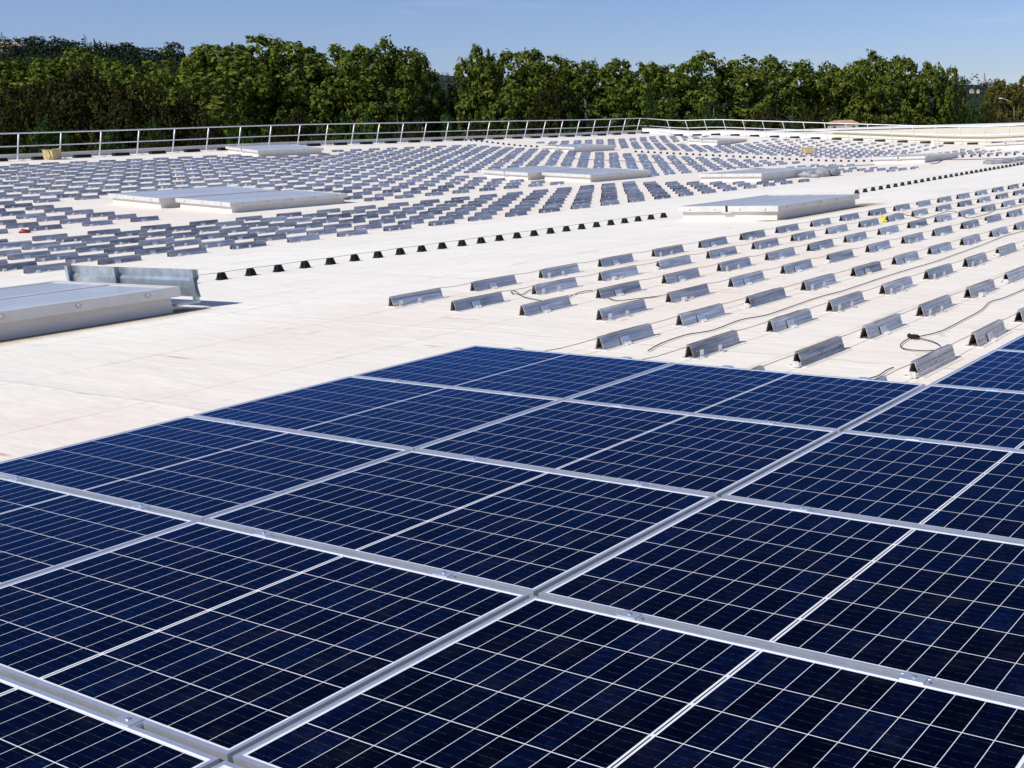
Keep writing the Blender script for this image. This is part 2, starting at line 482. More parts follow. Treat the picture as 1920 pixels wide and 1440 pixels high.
# ------------------------------------------------------------------ solar panels
PX, PY, PW, PH = 1.695, 1.02, 1.686, 1.001
def panel_meshes():
    f = MB()
    hw, hh, lip, d = PW / 2, PH / 2, .0125, .035
    for (x0, x1, y0, y1) in ((-hw, hw, -hh, -hh + lip), (-hw, hw, hh - lip, hh), (-hw, -hw + lip, -hh + lip, hh - lip), (hw - lip, hw, -hh + lip, hh - lip)):
        f.box(x0, x1, y0, y1, -d, .0024)
    # lower inner flange of the hollow frame
    f.box(-hw + .002, hw - .002, -hh + lip, -hh + .028, -d, -d + .002)
    f.box(-hw + .002, hw - .002, hh - .028, hh - lip, -d, -d + .002)
    gl = MB()
    gl.box(-hw + lip, hw - lip, -hh + lip, hh - lip, -.006, 0)
    jb = MB(); jb.box(-.06, .06, .30, .40, -.03, -.0065)
    return f.mesh('frame', M['frame']), gl.mesh('glass', M['cells']), jb.mesh('junction_box', M['black'])
fm, gm, jm = panel_meshes()
root = None
PGRP = 'blue solar panels laid edge to edge'
cols = [(-2, 4), (-1, 4), (0, 8), (1, 8), (2, 8)]
colname = {-2: 'leftmost column', -1: 'second column from the left', 0: 'third column from the left', 1: 'fourth column from the left', 2: 'fifth column from the left'}
for j, top in cols:
    n = 0
    for i in range(top - 1, -3, -1):
        cx, cy = (j + .5) * PX + (.012, .062, .062)[j] * (j >= 0), (i + .5) * PY
        cs = [proj((cx + a * .84, cy + b * .5, 0)) for a in (-1, 0, 1) for b in (-1, 0, 1)]
        vis = [c for c in cs if c and -400 < c[0] < 3400 and -10 < c[1] < 1700]
        if not vis: continue
        lab = f'blue solar panel, {nth(n)} from the far end of the {colname[j]}'
        n += 1
        if root is None:
            root = thing('solar_panel', lab, 'solar panel', (cx, cy, 0), 0, PGRP)
            part('frame', fm, root); part('glass', gm, root)
            r = root
        else:
            r = copy_thing(root, (cx, cy, 0), lab)
        r.rotation_euler = (random.uniform(-.0012, .0012), random.uniform(-.0008, .0008), 0)
# clamps between the panels
cb = MB()
cb.box(-.033, .033, -.019, .019, .0026, .0056)
cb.box(-.042, .042, -.010, .010, -.02, .002)
bo = MB()
bo.tube([(0, 0, .0055), (0, 0, .0095)], .0058, 8)
cmesh, bmesh_ = cb.mesh('clamp_plate', M['frame']), bo.mesh('bolt', M['galv'])
croot = None
for i in range(-1, 5):
    cnt = 0
    for j in range(-2, 3):
        for off in (.385, 1.31):
            x, y = j * PX + off, i * PY
            if i == 4 and j >= 0: pass
            if j < 0 and i > 4: continue
            q = proj((x, y, 0))
            if not q or not (0 < q[0] < 1920 and 0 < q[1] < 1440): continue
            lab = f'small aluminium clamp, {nth(cnt)} from the left on the {nth(4 - i)} panel seam from the bare roof'
            cnt += 1
            if croot is None:
                croot = thing('panel_clamp', lab, 'clamp', (x, y, 0), 0, 'mid clamps on the panel seams')
                part('clamp_plate', cmesh, croot); part('bolt', bmesh_, croot)
            else:
                copy_thing(croot, (x, y, 0), lab)

# ------------------------------------------------------------------ mounting supports
def support_mb(lod):
    b = MB()
    hw, h, L, t = .042, .094, .60, .0035
    y0, y1 = 0, L
    # two leaning sheets with a folded crest, open ends
    for s in (-1, 1):
        pr = [(s * hw, 0), (s * (hw - t), 0), (s * (.014 - t), h - t), (s * .014, h)]
        if s < 0: pr = pr[::-1]
        b.prism(pr, 'y', y0, y1)
    b.prism([(-.014, h - .004), (.014, h - .004), (.018, h + .003), (.008, h + .003), (.006, h), (-.006, h), (-.008, h + .003), (-.018, h + .003)], 'y', y0, y1)
    if lod:      # swage rolled along each sheet
        for s in (-1, 1):
            for f0, f1 in ((.70, .64), (.36, .30)):
                xa, xb = hw + (.014 - hw) * f0, hw + (.014 - hw) * f1
                pr = [(s * (xa - .001), h * f0), (s * (xa + .004), h * (f0 - .01)), (s * (xb + .004), h * (f1 + .01)), (s * (xb - .001), h * f1)]
                if s > 0: pr = pr[::-1]
                b.prism(pr, 'y', y0 + .004, y1 - .004)
    if lod:
        for s in (-1, 1):
            pr = [(s * hw, .0), (s * (hw + .022), .0), (s * (hw + .022), .003), (s * (hw - .001), .003)]
            if s < 0: pr = pr[::-1]
            b.prism(pr, 'y', y0, y1)
        for yy in (.045, .30, .555):
            for s in (-1, 1):
                x = s * (.012 + (hw - .012) * .55); z = h * .45
                b.ball((x + s * .003, yy, z), .007, 6, 4)
    return b
def bracket_mb(k):
    b = MB()
    if k == 0:       # U shaped end bracket lying at the foot
        b.box(.056, .10, .12, .123, .004, .04); b.box(.056, .10, .15, .153, .004, .04); b.box(.056, .10, .123, .15, .004, .007)
        b.box(.066, .069, .153, .26, .004, .012); b.box(.060, .075, .26, .30, .004, .022)
    elif k == 1:     # Z clip leaning on the sheet
        b.hexa([(.050, .20, .004), (.056, .20, .004), (.056, .29, .004), (.050, .29, .004), (.034, .20, .06), (.04, .20, .06), (.04, .29, .06), (.034, .29, .06)])
        b.box(.056, .09, .22, .223, .004, .024); b.box(.056, .09, .26, .263, .004, .024); b.box(.056, .085, .223, .26, .004, .007)
    elif k == 2:     # pair of clips
        b.box(.06, .064, .05, .09, .004, .055); b.box(.064, .10, .05, .09, .004, .008)
        b.box(.075, .079, .26, .30, .004, .05); b.box(.079, .12, .26, .30, .004, .008); b.box(.066, .076, .09, .26, .004, .0075)
    else:            # at the near end
        b.box(-.01, .04, -.050, -.047, .004, .045); b.box(-.01, -.007, -.047, -.015, .004, .035); b.box(.037, .04, -.047, -.015, .004, .035)
    return b
pad = MB(); pad.hexa([(-.062, -.02, -.02), (.088, -.02, -.02), (.088, .63, -.02), (-.062, .63, -.02),
                      (-.060, -.018, .003), (.086, -.018, .003), (.086, .628, .003), (-.060, .628, .003)])
inner = MB(); inner.box(-.034, .034, .02, .58, .003, .014)  # flat dark brown bar inside the open profile
sup_me = support_mb(True).mesh('ridge_profile', M['alu'])
pad_me = pad.mesh('base_strip', M['pad'])
in_me = inner.mesh('inner_bar', M['cable'])
br_me = [bracket_mb(k).mesh('clip', M['alu_light']) for k in range(4)]

NEAR, FAR = [], []
for k in range(-9, 8):
    for mth in range(-1, 34):
        x, y = -.438 - .8475 * k, 4.848 + 1.02 * mth
        if mth == 0 and k > 3: continue
        if mth == -1 and (k > 1 or k < 0): continue
        if k < 0 and mth < 4: continue
        NEAR.append((k, mth, x, y))
BAND1 = [(k, -14.85 - .8475 * k) for k in range(8)]
BAND2 = [(8 + k, -22.90 - .8475 * k) for k in range(24)]
def allowed(k, x, y):
    if -28.4 < x < -22.2 and 14.1 < y + .3 < 19.0: return False         # skylight pair at the left
    if -28.3 < x < -22.2 and 26.6 < y + .3 < 31.6: return False         # skylight pair in the middle
    if -20.9 < x < -16.2 and 28.4 < y + .3 < 33.6: return False         # lone skylight near the valley
    if 42.4 < y + .3 < 46.4: return False                                # cross walkway
    if x < -40.9 and 28.6 < y + .3 < 33.6: return False
    if -38.9 < x < -34.4 and 52.4 < y + .3 < 58.6: return False
    if -41.5 < x < -34.4 and 52.4 < y + .3 < 53.9: return False
    if x > -16.5 and 28.6 < y + .3 < 34.2: return False
    if x > -21.9 and y > 37.4 and not (-21.9 < x < -18.6 and y < 40): return False
    if y > 58.0: return False
    if -21.9 < x and 33.6 < y < 34.3: return False
    return True
for k, x in BAND1 + BAND2:
    for mth in range(-6, 52):
        y = 7.84 + 1.02 * mth
        if allowed(k, x, y): FAR.append((k, mth, x, y))
for mth in range(38, 48):              # small block past the cross walkway on the right
    for k in range(8):
        x = -14.85 - .8475 * k; y = 7.84 + 1.02 * mth
        if y + .3 > 46.6 and y < 57.5 and not (x > -18.0 and y > 48.5): FAR.append((k, mth, x, y))
cand = []
for side, lst in (('near', NEAR), ('far', FAR)):
    for (k, mth, x, y) in lst:
        z = Z(x, y + .3)
        q = proj((x, y + .3, z + .05))
        inside = bool(q) and -25 < q[0] < 1945 and 0 < q[1] < 1440
        if inside and side == 'near' and mth < 0: inside = True
        d = (Vector((x, y + .3, z)) - CAM_LOC).length
        near_frame = bool(q) and -260 < q[0] < 2300
        cand.append((0 if inside else 1, d, side, k, mth, x, y, z, near_frame))
cand.sort(key=lambda c: (c[0], c[1]))
chosen = [c for c in cand[:300] if c[0] == 0]
rest = [c for c in cand[len(chosen):] if c[8]]
# ordinals along each row, counted over the supports the photo shows
rows = {}
for c in cand:
    if c[0] == 0: rows.setdefault((c[2], c[3]), []).append(c[4])
for v in rows.values(): v.sort()
near_rows = sorted({c[3] for c in cand if c[0] == 0 and c[2] == 'near'}, reverse=True)
far_rows = sorted({c[3] for c in cand if c[0] == 0 and c[2] == 'far'})
roots = {}
for c in chosen:
    _, d, side, k, mth, x, y, z, _ = c
    p = rows[(side, k)].index(mth)
    if side == 'near':
        r_ = near_rows.index(k)
        lab = f'grey aluminium support, {nth(p)} from the near end, {nth(r_)} row right of the walkway'
    else:
        r_ = far_rows.index(k)
        lab = f'bluish aluminium support, {nth(p)} from the left in the {nth(r_)} row past the walkway'
    kk = random.choice((0, 1, 2, 1, 2, 3) if d < 22 else (0, 1, 2))
    grp = 'folded aluminium supports standing in rows on the roof'
    dx, dy, rz = random.uniform(-.012, .012), random.uniform(-.02, .02), random.uniform(-.02, .02)
    if kk not in roots:
        t = thing('mounting_support', lab, 'support', (x + dx, y + dy, z), rz, grp)
        part('ridge_profile', sup_me, t); part('base_strip', pad_me, t); part('clip', br_me[kk], t); part('inner_bar', in_me, t)
        roots[kk] = t
    else:
        copy_thing(roots[kk], (x + dx, y + dy, z), lab, rz)
st = MB()
proto = support_mb(False)
wp = [bracket_mb(k) for k in range(3)]
for c in rest:
    _, d, side, k, mth, x, y, z, _ = c
    x += random.uniform(-.03, .03); y += random.uniform(-.03, .03)
    n = len(st.v)
    st.v += [(a + x, b + y, e + z) for a, b, e in proto.v]
    st.f += [tuple(n + i for i in f) for f in proto.f]; st.m += [0] * len(proto.f)
    w = random.choice(wp); n = len(st.v); sc = random.choice((.8, 1.2, 1.6))
    st.v += [(a * sc + x + .02, b + y + random.uniform(-.01, .01) , e * sc + z) for a, b, e in w.v]
    st.f += [tuple(n + i for i in f) for f in w.f]; st.m += [1] * len(w.f)
o = st.build('mounting_support', [M['alu'], M['alu_light']])
tag(o, 'hundreds of far aluminium supports in rows up to the guardrail', 'supports')
struct(o, 'stuff')

# strings laid over the crests of the near rows
for idx, k in enumerate(near_rows[:8]):
    sb = MB(); pts = []
    x = -.438 - .8475 * k
    y0 = 4.3 if k < 4 else 5.95
    y = y0
    while y < 30:
        on = ((y - 4.848) % 1.02) < .6
        pts.append((x + random.uniform(-.006, .006), y, Z(x, y) + (.099 if on else .087)))
        y += .17
    ob = sb
    ob.tube(pts, .0032, 4)
    tag(ob.build('string', M['string']), f'thin beige string stretched along the {nth(idx)} row of supports right of the walkway', 'string', 'strings along the support rows')

# ------------------------------------------------------------------ black feet along the walkways
ft = MB()
ft.frustum((0, 0, 0), .050, .050, .030, .030, .086)
ft.box(-.058, .058, -.058, .058, -.02, .006)
ft.box(-.006, .006, -.052, .052, .006, .07)
ft.box(-.026, .026, -.026, .026, .086, .090)
for a in (-1, 1):
    ft.frustum((a * .043, 0, .006), .010, .016, .006, .009, .065, sh=(-a * .015, 0))
foot_me = ft.mesh('rubber_foot', M['black'])
def foot_row(pts, where, grp, size=1.0):
    first = None; n = 0
    vis = []
    for p in pts:
        q = proj((p[0], p[1], Z(*p) + .07))
        if q and -20 < q[0] < 1940: vis.append(p)
    for p in vis:
        lab = f'black tapered rubber foot, {nth(n)} {where}'
        n += 1
        o = bpy.data.objects.new('rubber_foot', foot_me)
        COL.objects.link(o)
        o.location = (p[0], p[1], Z(*p)); o.rotation_euler = (0, 0, random.uniform(-.08, .08)); o.scale = (size,) * 3
        tag(o, lab, 'roof foot', grp)
foot_row([(-10.72 + .004 * i, 6.63 + .3835 * i) for i in range(25)], 'along the walkway between the two nearest skylights', 'black feet along the main walkway')
foot_row([(-9.88 - .046 * i, 22.42 + .527 * i) for i in range(36)], 'in the line beyond the skylight near the right', 'black feet beyond the right skylight')
foot_row([(-45.3 + .39 * i, 44.2 + .006 * i) for i in range(22)], 'from the guardrail on the far cross walkway', 'black feet of the cross walkway by the guardrail')
foot_row([(-33.6 + .39 * i, 44.2) for i in range(37)], 'right of the middle far skylight on the cross walkway', 'black feet of the middle cross walkway')
foot_row([(-17.6 + .40 * i, 45.3) for i in range(16)], 'right of the last skylight on the cross walkway', 'black feet at the right end of the cross walkway')

def wire(pts, label):
    b = MB(); b.tube(pts, .0035, 5)
    tag(b.build('conductor_wire', M['galv']), label, 'wire', 'thin wires carried by the black feet')
wire([(-10.72 + .004 * i, 6.63 + .3835 * i, Z(-10.72, 7) + .094 - (.006 if i % 2 else 0)) for i in range(-4, 25)], 'thin grey wire laid over the black feet of the main walkway')
wire([(-9.88 - .046 * i, 22.42 + .527 * i, Z(-10, 30) + .094 - (.006 if i % 2 else 0)) for i in range(36)], 'thin grey wire laid over the feet beyond the right skylight')
# ------------------------------------------------------------------ skylights
def skylight(C, L, Wd, label, slot=True, knobs=4, deflector=False, cross=False):
    """C: near right lower corner (x, y); L along -x, Wd along +y"""
    cx, cy = C[0] - L / 2, C[1] + Wd / 2
    z = Z(cx, cy)
    zs = [Z(a, b) for a in (C[0], C[0] - L) for b in (C[1], C[1] + Wd)]
    # follow the fall of the roof
    tx = math.atan2((zs[0] + zs[1] - zs[2] - zs[3]) / 2, L)
    t = thing('skylight', label, 'skylight', (cx, cy, z), 0, 'low framed skylights on the roof')
    t.rotation_euler = (0, -tx, 0)
    hl, hw = L / 2, Wd / 2
    k = MB()
    hk = .165
    for (x0, x1, y0, y1) in ((-hl, hl, -hw, -hw + .03), (-hl, hl, hw - .03, hw), (-hl, -hl + .03, -hw + .03, hw - .03), (hl - .03, hl, -hw + .03, hw - .03)):
        k.box(x0, x1, y0, y1, -.12, hk)
    k.build('kerb', M['kerb'], t)
    o = .065
    l = MB()
    a, b = hl + o, hw + o
    z0, z1 = hk - .012, hk + .088
    e = .03
    for (x0, x1, y0, y1) in ((-a, a, -b, -b + e), (-a, a, b - e, b), (-a, -a + e, -b + e, b - e), (a - e, a, -b + e, b - e)):
        l.box(x0, x1, y0, y1, z0, z1)
    # rim on top and glazing bars
    r = .085
    for (x0, x1, y0, y1) in ((-a + e, a - e, -b + e, -b + r), (-a + e, a - e, b - r, b - e), (-a + e, -a + r, -b + r, b - r), (a - r, a - e, -b + r, b - r)):
        l.box(x0, x1, y0, y1, z1 - .03, z1 - .002)
    l.box(-.035, .035, -b + r, b - r, z1 - .03, z1 - .001)
    lid = l.build('lid', M['lid'], t)
    for sgn in (-1, 1):
        g = MB()
        x0, x1 = sorted((sgn * .035, sgn * (a - r)))
        g.box(x0, x1, -b + r, b - r, z1 - .03, z1 - .008)
        g.build('glazing', M['glazing'], t)
        if cross:
            cbm = MB(); cbm.box(x0, x1, -.55, -.53, z1 - .008, z1 - .002); cbm.build('glazing_bar', M['lid'], t)
    if slot:
        s_ = MB()
        s_.box(-.022, .022, -b - .004, -b + .05, z0 - .012, z1 + .003)
        s_.build('hinge_slot', M['black'], t)
        h_ = MB(); h_.box(-.10, .10, -b - .006, -b + .03, z0 - .022, z0 - .004); h_.build('hinge', M['lid'], t)
    for i in range(knobs):
        fx = -a + 2 * a * (i + .5) / knobs
        kb = MB(); kb.ball((fx, -b - .004, (z0 + z1) / 2), .026, 8, 5, sq=(1, .6, 1)); kb.build('screw_cap', M['knob'], t)
    for i in range(5):
        fy = -b + 2 * b * (i + .5) / 5
        kb = MB(); kb.ball((a + .004, fy, (z0 + z1) / 2), .026, 8, 5, sq=(.6, 1, 1)); kb.build('screw_cap', M['knob'], t)
    if deflector:
        d = MB()
        y0 = b + .19
        x0, x1 = -1.24, 1.03
        # folded galvanised blade, seen from its inner side: upper flat, a swage, lower flat
        prof = [(y0 + .05, .385), (y0 + .053, .385), (y0 + .053, .30), (y0 + .03, .27), (y0 + .03, .20), (y0 + .045, .11), (y0 + .042, .11),
                (y0 + .027, .20), (y0 + .027, .272), (y0 + .05, .302)]
        d.prism(prof, 'x', x0, x1)
        w = d.build('wind_deflector', M['galv'], t)
        for xx in (x0, -.36, x1 - .05):
            p = MB()
            p.box(xx, xx + .008, y0 - .012, y0 + .055, .05 if xx != -.36 else .11, .385); p.box(xx + .008, xx + .05, y0 - .012, y0 - .008, .05 if xx != -.36 else .11, .385)
            p.build('rib', M['galv'], w)
        p = MB(); p.box(x1 - .20, x1, b - .02, y0 - .012, .055, .075); p.build('arm', M['galv'], w)
        p = MB(); p.box(x0, x0 + .05, b - .02, y0 - .012, .055, .075); p.build('arm', M['galv'], w)
    return t
skylight((-8.45, 2.02), 2.05, 3.0, 'big grey skylight cut by the left edge, with a galvanised deflector', slot=False, deflector=True, cross=True)
skylight((-7.76, 15.28), 2.0, 2.96, 'low skylight with black hinge slot between the walkway and near supports')
skylight((-23.0, 15.35), 2.0, 3.15, 'front skylight of the overlapping pair at the left', slot=False, knobs=3)
skylight((-25.3, 15.05), 2.0, 3.1, 'rear skylight of the overlapping pair at the left', slot=False, knobs=3)
skylight((-22.75, 27.95), 2.0, 3.15, 'front skylight of the pair in mid roof, without a slot', slot=False, knobs=4)
skylight((-25.0, 27.4), 2.0, 3.1, 'rear skylight of the pair in mid roof, with a slot', knobs=3)
skylight((-16.75, 29.1), 2.3, 4.0, 'skylight with bundled tarpaulin at its right end', slot=False, knobs=4)
skylight((-42.0, 29.4), 2.0, 3.1, 'skylight under the left guardrail')
skylight((-35.6, 41.9), 2.05, 3.1, 'far skylight on the cross walkway nearest the middle', knobs=3)
skylight((-35.2, 53.8), 2.0, 3.1, 'small far skylight before the end guardrail')
skylight((-16.6, 41.6), 2.35, 3.6, 'far skylight interrupting the feet of the cross walkway at right')
skylight((-16.9, 55.6), 2.4, 3.1, 'bright far skylight cut by the right edge under the guardrail')

# ------------------------------------------------------------------ guardrails and parapets
def guardrail(label, posts, inward, along, pre=(), post=()):
    t = thing('guardrail', label, 'guardrail')
    lean, h = .42, 1.0
    iv = Vector((inward[0], inward[1], 0)); al = Vector((along[0], along[1], 0))
    tops, mids = [], []
    for (x, y) in posts:
        z = Z(x, y)
        b = Vector((x, y, z))
        tp = b + iv * lean + Vector((0, 0, h)); md = b + iv * lean * .52 + Vector((0, 0, h * .52))
        tops.append(tp); mids.append(md)
        p = MB(); p.tube([b, b + iv * .04 + Vector((0, 0, .12)), tp], [.034, .024, .024], 7); p.build('post', M['rail'], t, smooth=True)
        a = MB()
        f0 = b + iv * -.25 + Vector((0, 0, .008)); f1 = b + iv * .55
        a.hexa([tuple(b - iv * .15 - al * .04), tuple(b - iv * .15 + al * .04), tuple(b + iv * .45 + al * .04), tuple(b + iv * .45 - al * .04)] +
               [tuple(q + Vector((0, 0, .025))) for q in (b - iv * .15 - al * .04, b - iv * .15 + al * .04, b + iv * .45 + al * .04, b + iv * .45 - al * .04)])
        a.build('foot_plate', M['rail'], t)
        w = MB()
        c = b + iv * .22 + al * .72
        zz = Z(c.x, c.y)
        pts = [c - al * .31 - iv * .13, c + al * .31 - iv * .13, c + al * .31 + iv * .13, c - al * .31 + iv * .13]
        pt2 = [c - al * .28 - iv * .11, c + al * .28 - iv * .11, c + al * .28 + iv * .11, c - al * .28 + iv * .11]
        w.hexa([(q.x, q.y, zz - .01) for q in pts] + [(q.x, q.y, zz + .12) for q in pt2])
        w.build('counterweight', M['black'], t)
    tops = [Vector(q) for q in pre] + tops; mids = [Vector((q[0] - .2 * inward[0], q[1] - .2 * inward[1], q[2] - .48)) for q in pre] + mids
    if post: tops = tops + [Vector(q) for q in post]; mids = mids + [Vector((q[0], q[1], q[2] - .48)) for q in post]
    r = MB(); r.tube(tops, .026, 7); r.build('top_rail', M['rail'], t, smooth=True)
    r = MB(); r.tube(mids, .022, 7); r.build('mid_rail', M['rail'], t, smooth=True)
    return t
lp = [(-45.75, 22.0 + 1.51 * i) for i in range(-3, 26)]
guardrail('leaning galvanised guardrail along the left parapet, in front of the trees', lp, (1, 0), (0, 1), post=[(-45.2, 60.3, Z(-45.2, 59.5) + 1.0)])
rp = [(-43.3 + 1.485 * i, 60.4) for i in range(0, 22)]
guardrail('leaning galvanised guardrail along the far parapet, in front of the cream wall', rp, (0, -1), (1, 0), pre=[(-45.15, 60.2, Z(-45.2, 59.5) + 1.0)])

pw = MB()
ylist = [-14 + 1.5 * i for i in range(51)]
def strip(mb, p0, p1, prof, zf, m=0):       # profile swept over the roof edge, following its height
    n = 24
    prev = None
    for i in range(n + 1):
        t = i / n
        x, y = p0[0] + (p1[0] - p0[0]) * t, p0[1] + (p1[1] - p0[1]) * t
        z = zf(x, y)
        cur = [prof(x, y, z, q) for q in range(4)]
        s_ = len(mb.v); mb.v += cur
        if prev is not None:
            for q in range(4):
                w = (q + 1) % 4
                mb.f.append((prev + q, prev + w, s_ + w, s_ + q)); mb.m.append(m)
        else:
            mb.f.append((s_ + 3, s_ + 2, s_ + 1, s_)); mb.m.append(m)
        prev = s_
    mb.f.append((prev, prev + 1, prev + 2, prev + 3)); mb.m.append(m)
def left_prof(x0, x1, z0, z1):
    return lambda x, y, z, q: ((x0, x1, x1, x0)[q], y, z + (z0, z0, z1, z1)[q])
lw = thing('parapet', 'low grey sheet metal parapet under the left guardrail', 'parapet')
b = MB(); strip(b, (XW, -14), (XW, YN), left_prof(-46.65, -46.30, -.3, .16), lambda x, y: Z(-46.0, y)); b.build('upstand', M['curb'], lw)
b = MB(); strip(b, (XW, -14), (XW, YN), left_prof(-46.72, -46.24, .16, .215), lambda x, y: Z(-46.0, y)); b.build('coping', M['curb'], lw)

def fw(y0, y1, z0, z1):
    return lambda x, y, z, q: (x, (y0, y1, y1, y0)[q], z + (z0, z0, z1, z1)[q])
zf = lambda x, y: Z(x, 60.6)
W1 = -31.4
t = thing('parapet', 'plain white stretch of the far parapet, left of the cream cladding', 'parapet')
b = MB(); strip(b, (-46.2, YN), (W1, YN), fw(61.0, 61.4, -.4, .30), zf); b.build('wall', M['white'], t)
b = MB(); strip(b, (-46.2, YN), (W1, YN), fw(60.97, 61.43, .30, .335), zf); b.build('coping', M['curb'], t)
t = thing('parapet', 'long cream clad stretch of the far parapet with a grey seam', 'parapet')
b = MB(); strip(b, (W1 + .01, YN), (30, YN), fw(61.0, 61.4, -.4, .34), zf); b.build('wall', M['cream'], t)
b = MB(); strip(b, (W1 + .01, YN), (30, YN), fw(60.95, 61.41, .34, .385), zf); b.build('coping', M['seam'], t)
b = MB(); strip(b, (W1 + .01, YN), (30, YN), fw(60.98, 61.0, .12, .135), zf); b.build('seam', M['seam'], t)
# neighbouring hall whose cream roof edge shows above it
nb = thing('neighbour_hall', 'cream clad upper hall rising just behind the far parapet', 'building')
b = MB()
def zz(x): return Z(x, 60.6)
for (x0, x1) in [(-42 + 6 * i, -36 + 6 * i) for i in range(13)]:
    b.hexa([(x0, 66, -9), (x1, 66, -9), (x1, 90, -9), (x0, 90, -9), (x0, 66, 1.16 - .004 * (x0 + 42)), (x1, 66, 1.16 - .004 * (x1 + 42)), (x1, 90, 1.16 - .004 * (x1 + 42)), (x0, 90, 1.16 - .004 * (x0 + 42))])
b.build('wall', M['cream'], nb)
b = MB()
b.hexa([(-42.1, 65.93, 1.165), (36.1, 65.93, .855), (36.1, 90.1, .855), (-42.1, 90.1, 1.165), (-42.1, 65.93, 1.22), (36.1, 65.93, .91), (36.1, 90.1, .91), (-42.1, 90.1, 1.22)])
b.build('roof_edge', M['white'], nb)

# ------------------------------------------------------------------ loose things on the roof
def cable(name, label, pix, r, mat, cat='cable', lift=.012, grp=None):
    pts = [cast(u, v) for u, v in pix]
    out = []
    for i in range(len(pts) - 1):          # Catmull-Rom
        p0, p1, p2, p3 = pts[max(0, i - 1)], pts[i], pts[i + 1], pts[min(len(pts) - 1, i + 2)]
        for s_ in range(5):
            t_ = s_ / 5
            q = .5 * ((2 * p1) + (p2 - p0) * t_ + (2 * p0 - 5 * p1 + 4 * p2 - p3) * t_ ** 2 + (3 * p1 - p0 - 3 * p2 + p3) * t_ ** 3)
            out.append((q.x, q.y, Z(q.x, q.y) + lift))
    q = pts[-1]; out.append((q.x, q.y, Z(q.x, q.y) + lift))
    b = MB(); b.tube(out, r, 6)
    tag(b.build(name, mat, smooth=True), label, cat, grp)
K = 2.824
def zz1(L): return [(1240 + a / K, 420 + b / K) for a, b in L]
cable('cable', 'long dark cable winding up between the near support rows', zz1([(-70, 680), (0, 640), (130, 595), (270, 570), (420, 515), (560, 488), (700, 440), (830, 395), (960, 360), (1080, 320), (1200, 280), (1330, 240), (1450, 205), (1560, 165), (1700, 115), (1800, 75), (1920, 40)]), .0042, M['cable'])
cable('cable', 'black cable ending in a loose loop beside the nearest supports', zz1([(1960, 335), (1820, 395), (1740, 420), (1690, 465), (1590, 520), (1480, 575), (1360, 605), (1310, 615), (1265, 650), (1300, 672), (1420, 680), (1480, 665), (1450, 636), (1370, 615), (1335, 618)]), .004, M['cable'])
cable('cable', 'short black and yellow cable end poking out at the panel edge', zz1([(1090, 830), (1150, 812), (1190, 785), (1230, 768)]), .004, M['cable'])
def zz2(L): return [(680 + a / 3.43, 420 + b / 3.43) for a, b in L]
cable('cable', 'thin brown cable looped at the left end of the near supports', zz2([(1150, 500), (1050, 480), (1000, 458), (962, 455), (957, 436), (985, 440), (1020, 462), (1060, 440), (1090, 425)]), .004, M['cable'])
cable('cable', 'thin brown cable sagging between two supports at the near left', zz2([(1300, 492), (1380, 452), (1440, 437), (1480, 437)]), .004, M['cable'])
cable('cable', 'thin brown cable trailing along the row of supports to the right', zz2([(1580, 485), (1640, 500), (1750, 490), (1850, 478), (1920, 468), (2050, 440)]), .004, M['cable'])
def zz4(L): return [(1440 + a / 4, 240 + b / 4) for a, b in L]
cable('cable', 'brown cable crossing the right supports beside the yellow tape', zz4([(850, 690), (970, 645), (1050, 660), (1160, 682), (1240, 665), (1330, 635), (1400, 630), (1440, 655), (1510, 680), (1640, 650), (1700, 622), (1800, 605), (1930, 575)]), .005, M['cable'])
cable('cable', 'black cable lying across the far supports behind the middle skylights', [(1056, 297), (1100, 299.5), (1140, 301), (1180, 303), (1240, 306), (1300, 309), (1360, 313), (1420, 316), (1500, 316.5), (1560, 314), (1640, 309)], .014, M['cable'])
cable('cable', 'black cable on the far right roof below the cross walkway', [(1745, 307.5), (1758, 306), (1770, 300.5), (1800, 300), (1840, 299), (1890, 297.5), (1935, 295)], .02, M['cable'])
# knot on the looped cable
p = cast(*zz1([(1340, 610)])[0])
b = MB(); b.ball((p.x, p.y, Z(p.x, p.y) + .02), .03, 8, 5, sq=(1.6, 1, .6)); b.ball((p.x - .05, p.y + .02, Z(p.x, p.y) + .02), .018, 8, 5)
tag(b.build('cable_tie', M['black']), 'black tied knot on the looped cable end', 'cable tie')

def carton(u, v, w, d, h, label, rz, openf=True):
    p = cast(u, v)
    t = thing('cardboard_box', label, 'box', (p.x, p.y, Z(p.x, p.y)), rz, 'cardboard boxes left on the roof')
    b = MB(); e = .012
    for (x0, x1, y0, y1) in ((-w, w, -d, -d + e), (-w, w, d - e, d), (-w, -w + e, -d + e, d - e), (w - e, w, -d + e, d - e)):
        b.box(x0, x1, y0, y1, 0, h)
    b.box(-w + e, w - e, -d + e, d - e, 0, .012)
    b.build('carton', M['card'], t)
    for k, (ax, s) in enumerate((('x', -1), ('x', 1), ('y', 1))):
        f = MB(); q = .12
        if ax == 'x':
            f.hexa([(s * w, -d, h), (s * (w + .006), -d, h), (s * (w + .006), d, h), (s * w, d, h),
                    (s * (w + .05), -d, h + q * .4), (s * (w + .056), -d, h + q * .4), (s * (w + .056), d, h + q * .3), (s * (w + .05), d, h + q * .3)])
        else:
            f.hexa([(-w, d, h), (w, d, h), (w, d + .006, h), (-w, d + .006, h), (-w, d + .05, h + q * .3), (w, d + .05, h + q * .5), (w, d + .056, h + q * .5), (-w, d + .056, h + q * .3)])
        f.build('flap', M['card'], t)
carton(99, 299, .21, .20, .36, 'open yellowish cardboard box against the left guardrail', .35)
carton(1516, 287.5, .24, .20, .26, 'torn tan cardboard box among the far supports', .8)

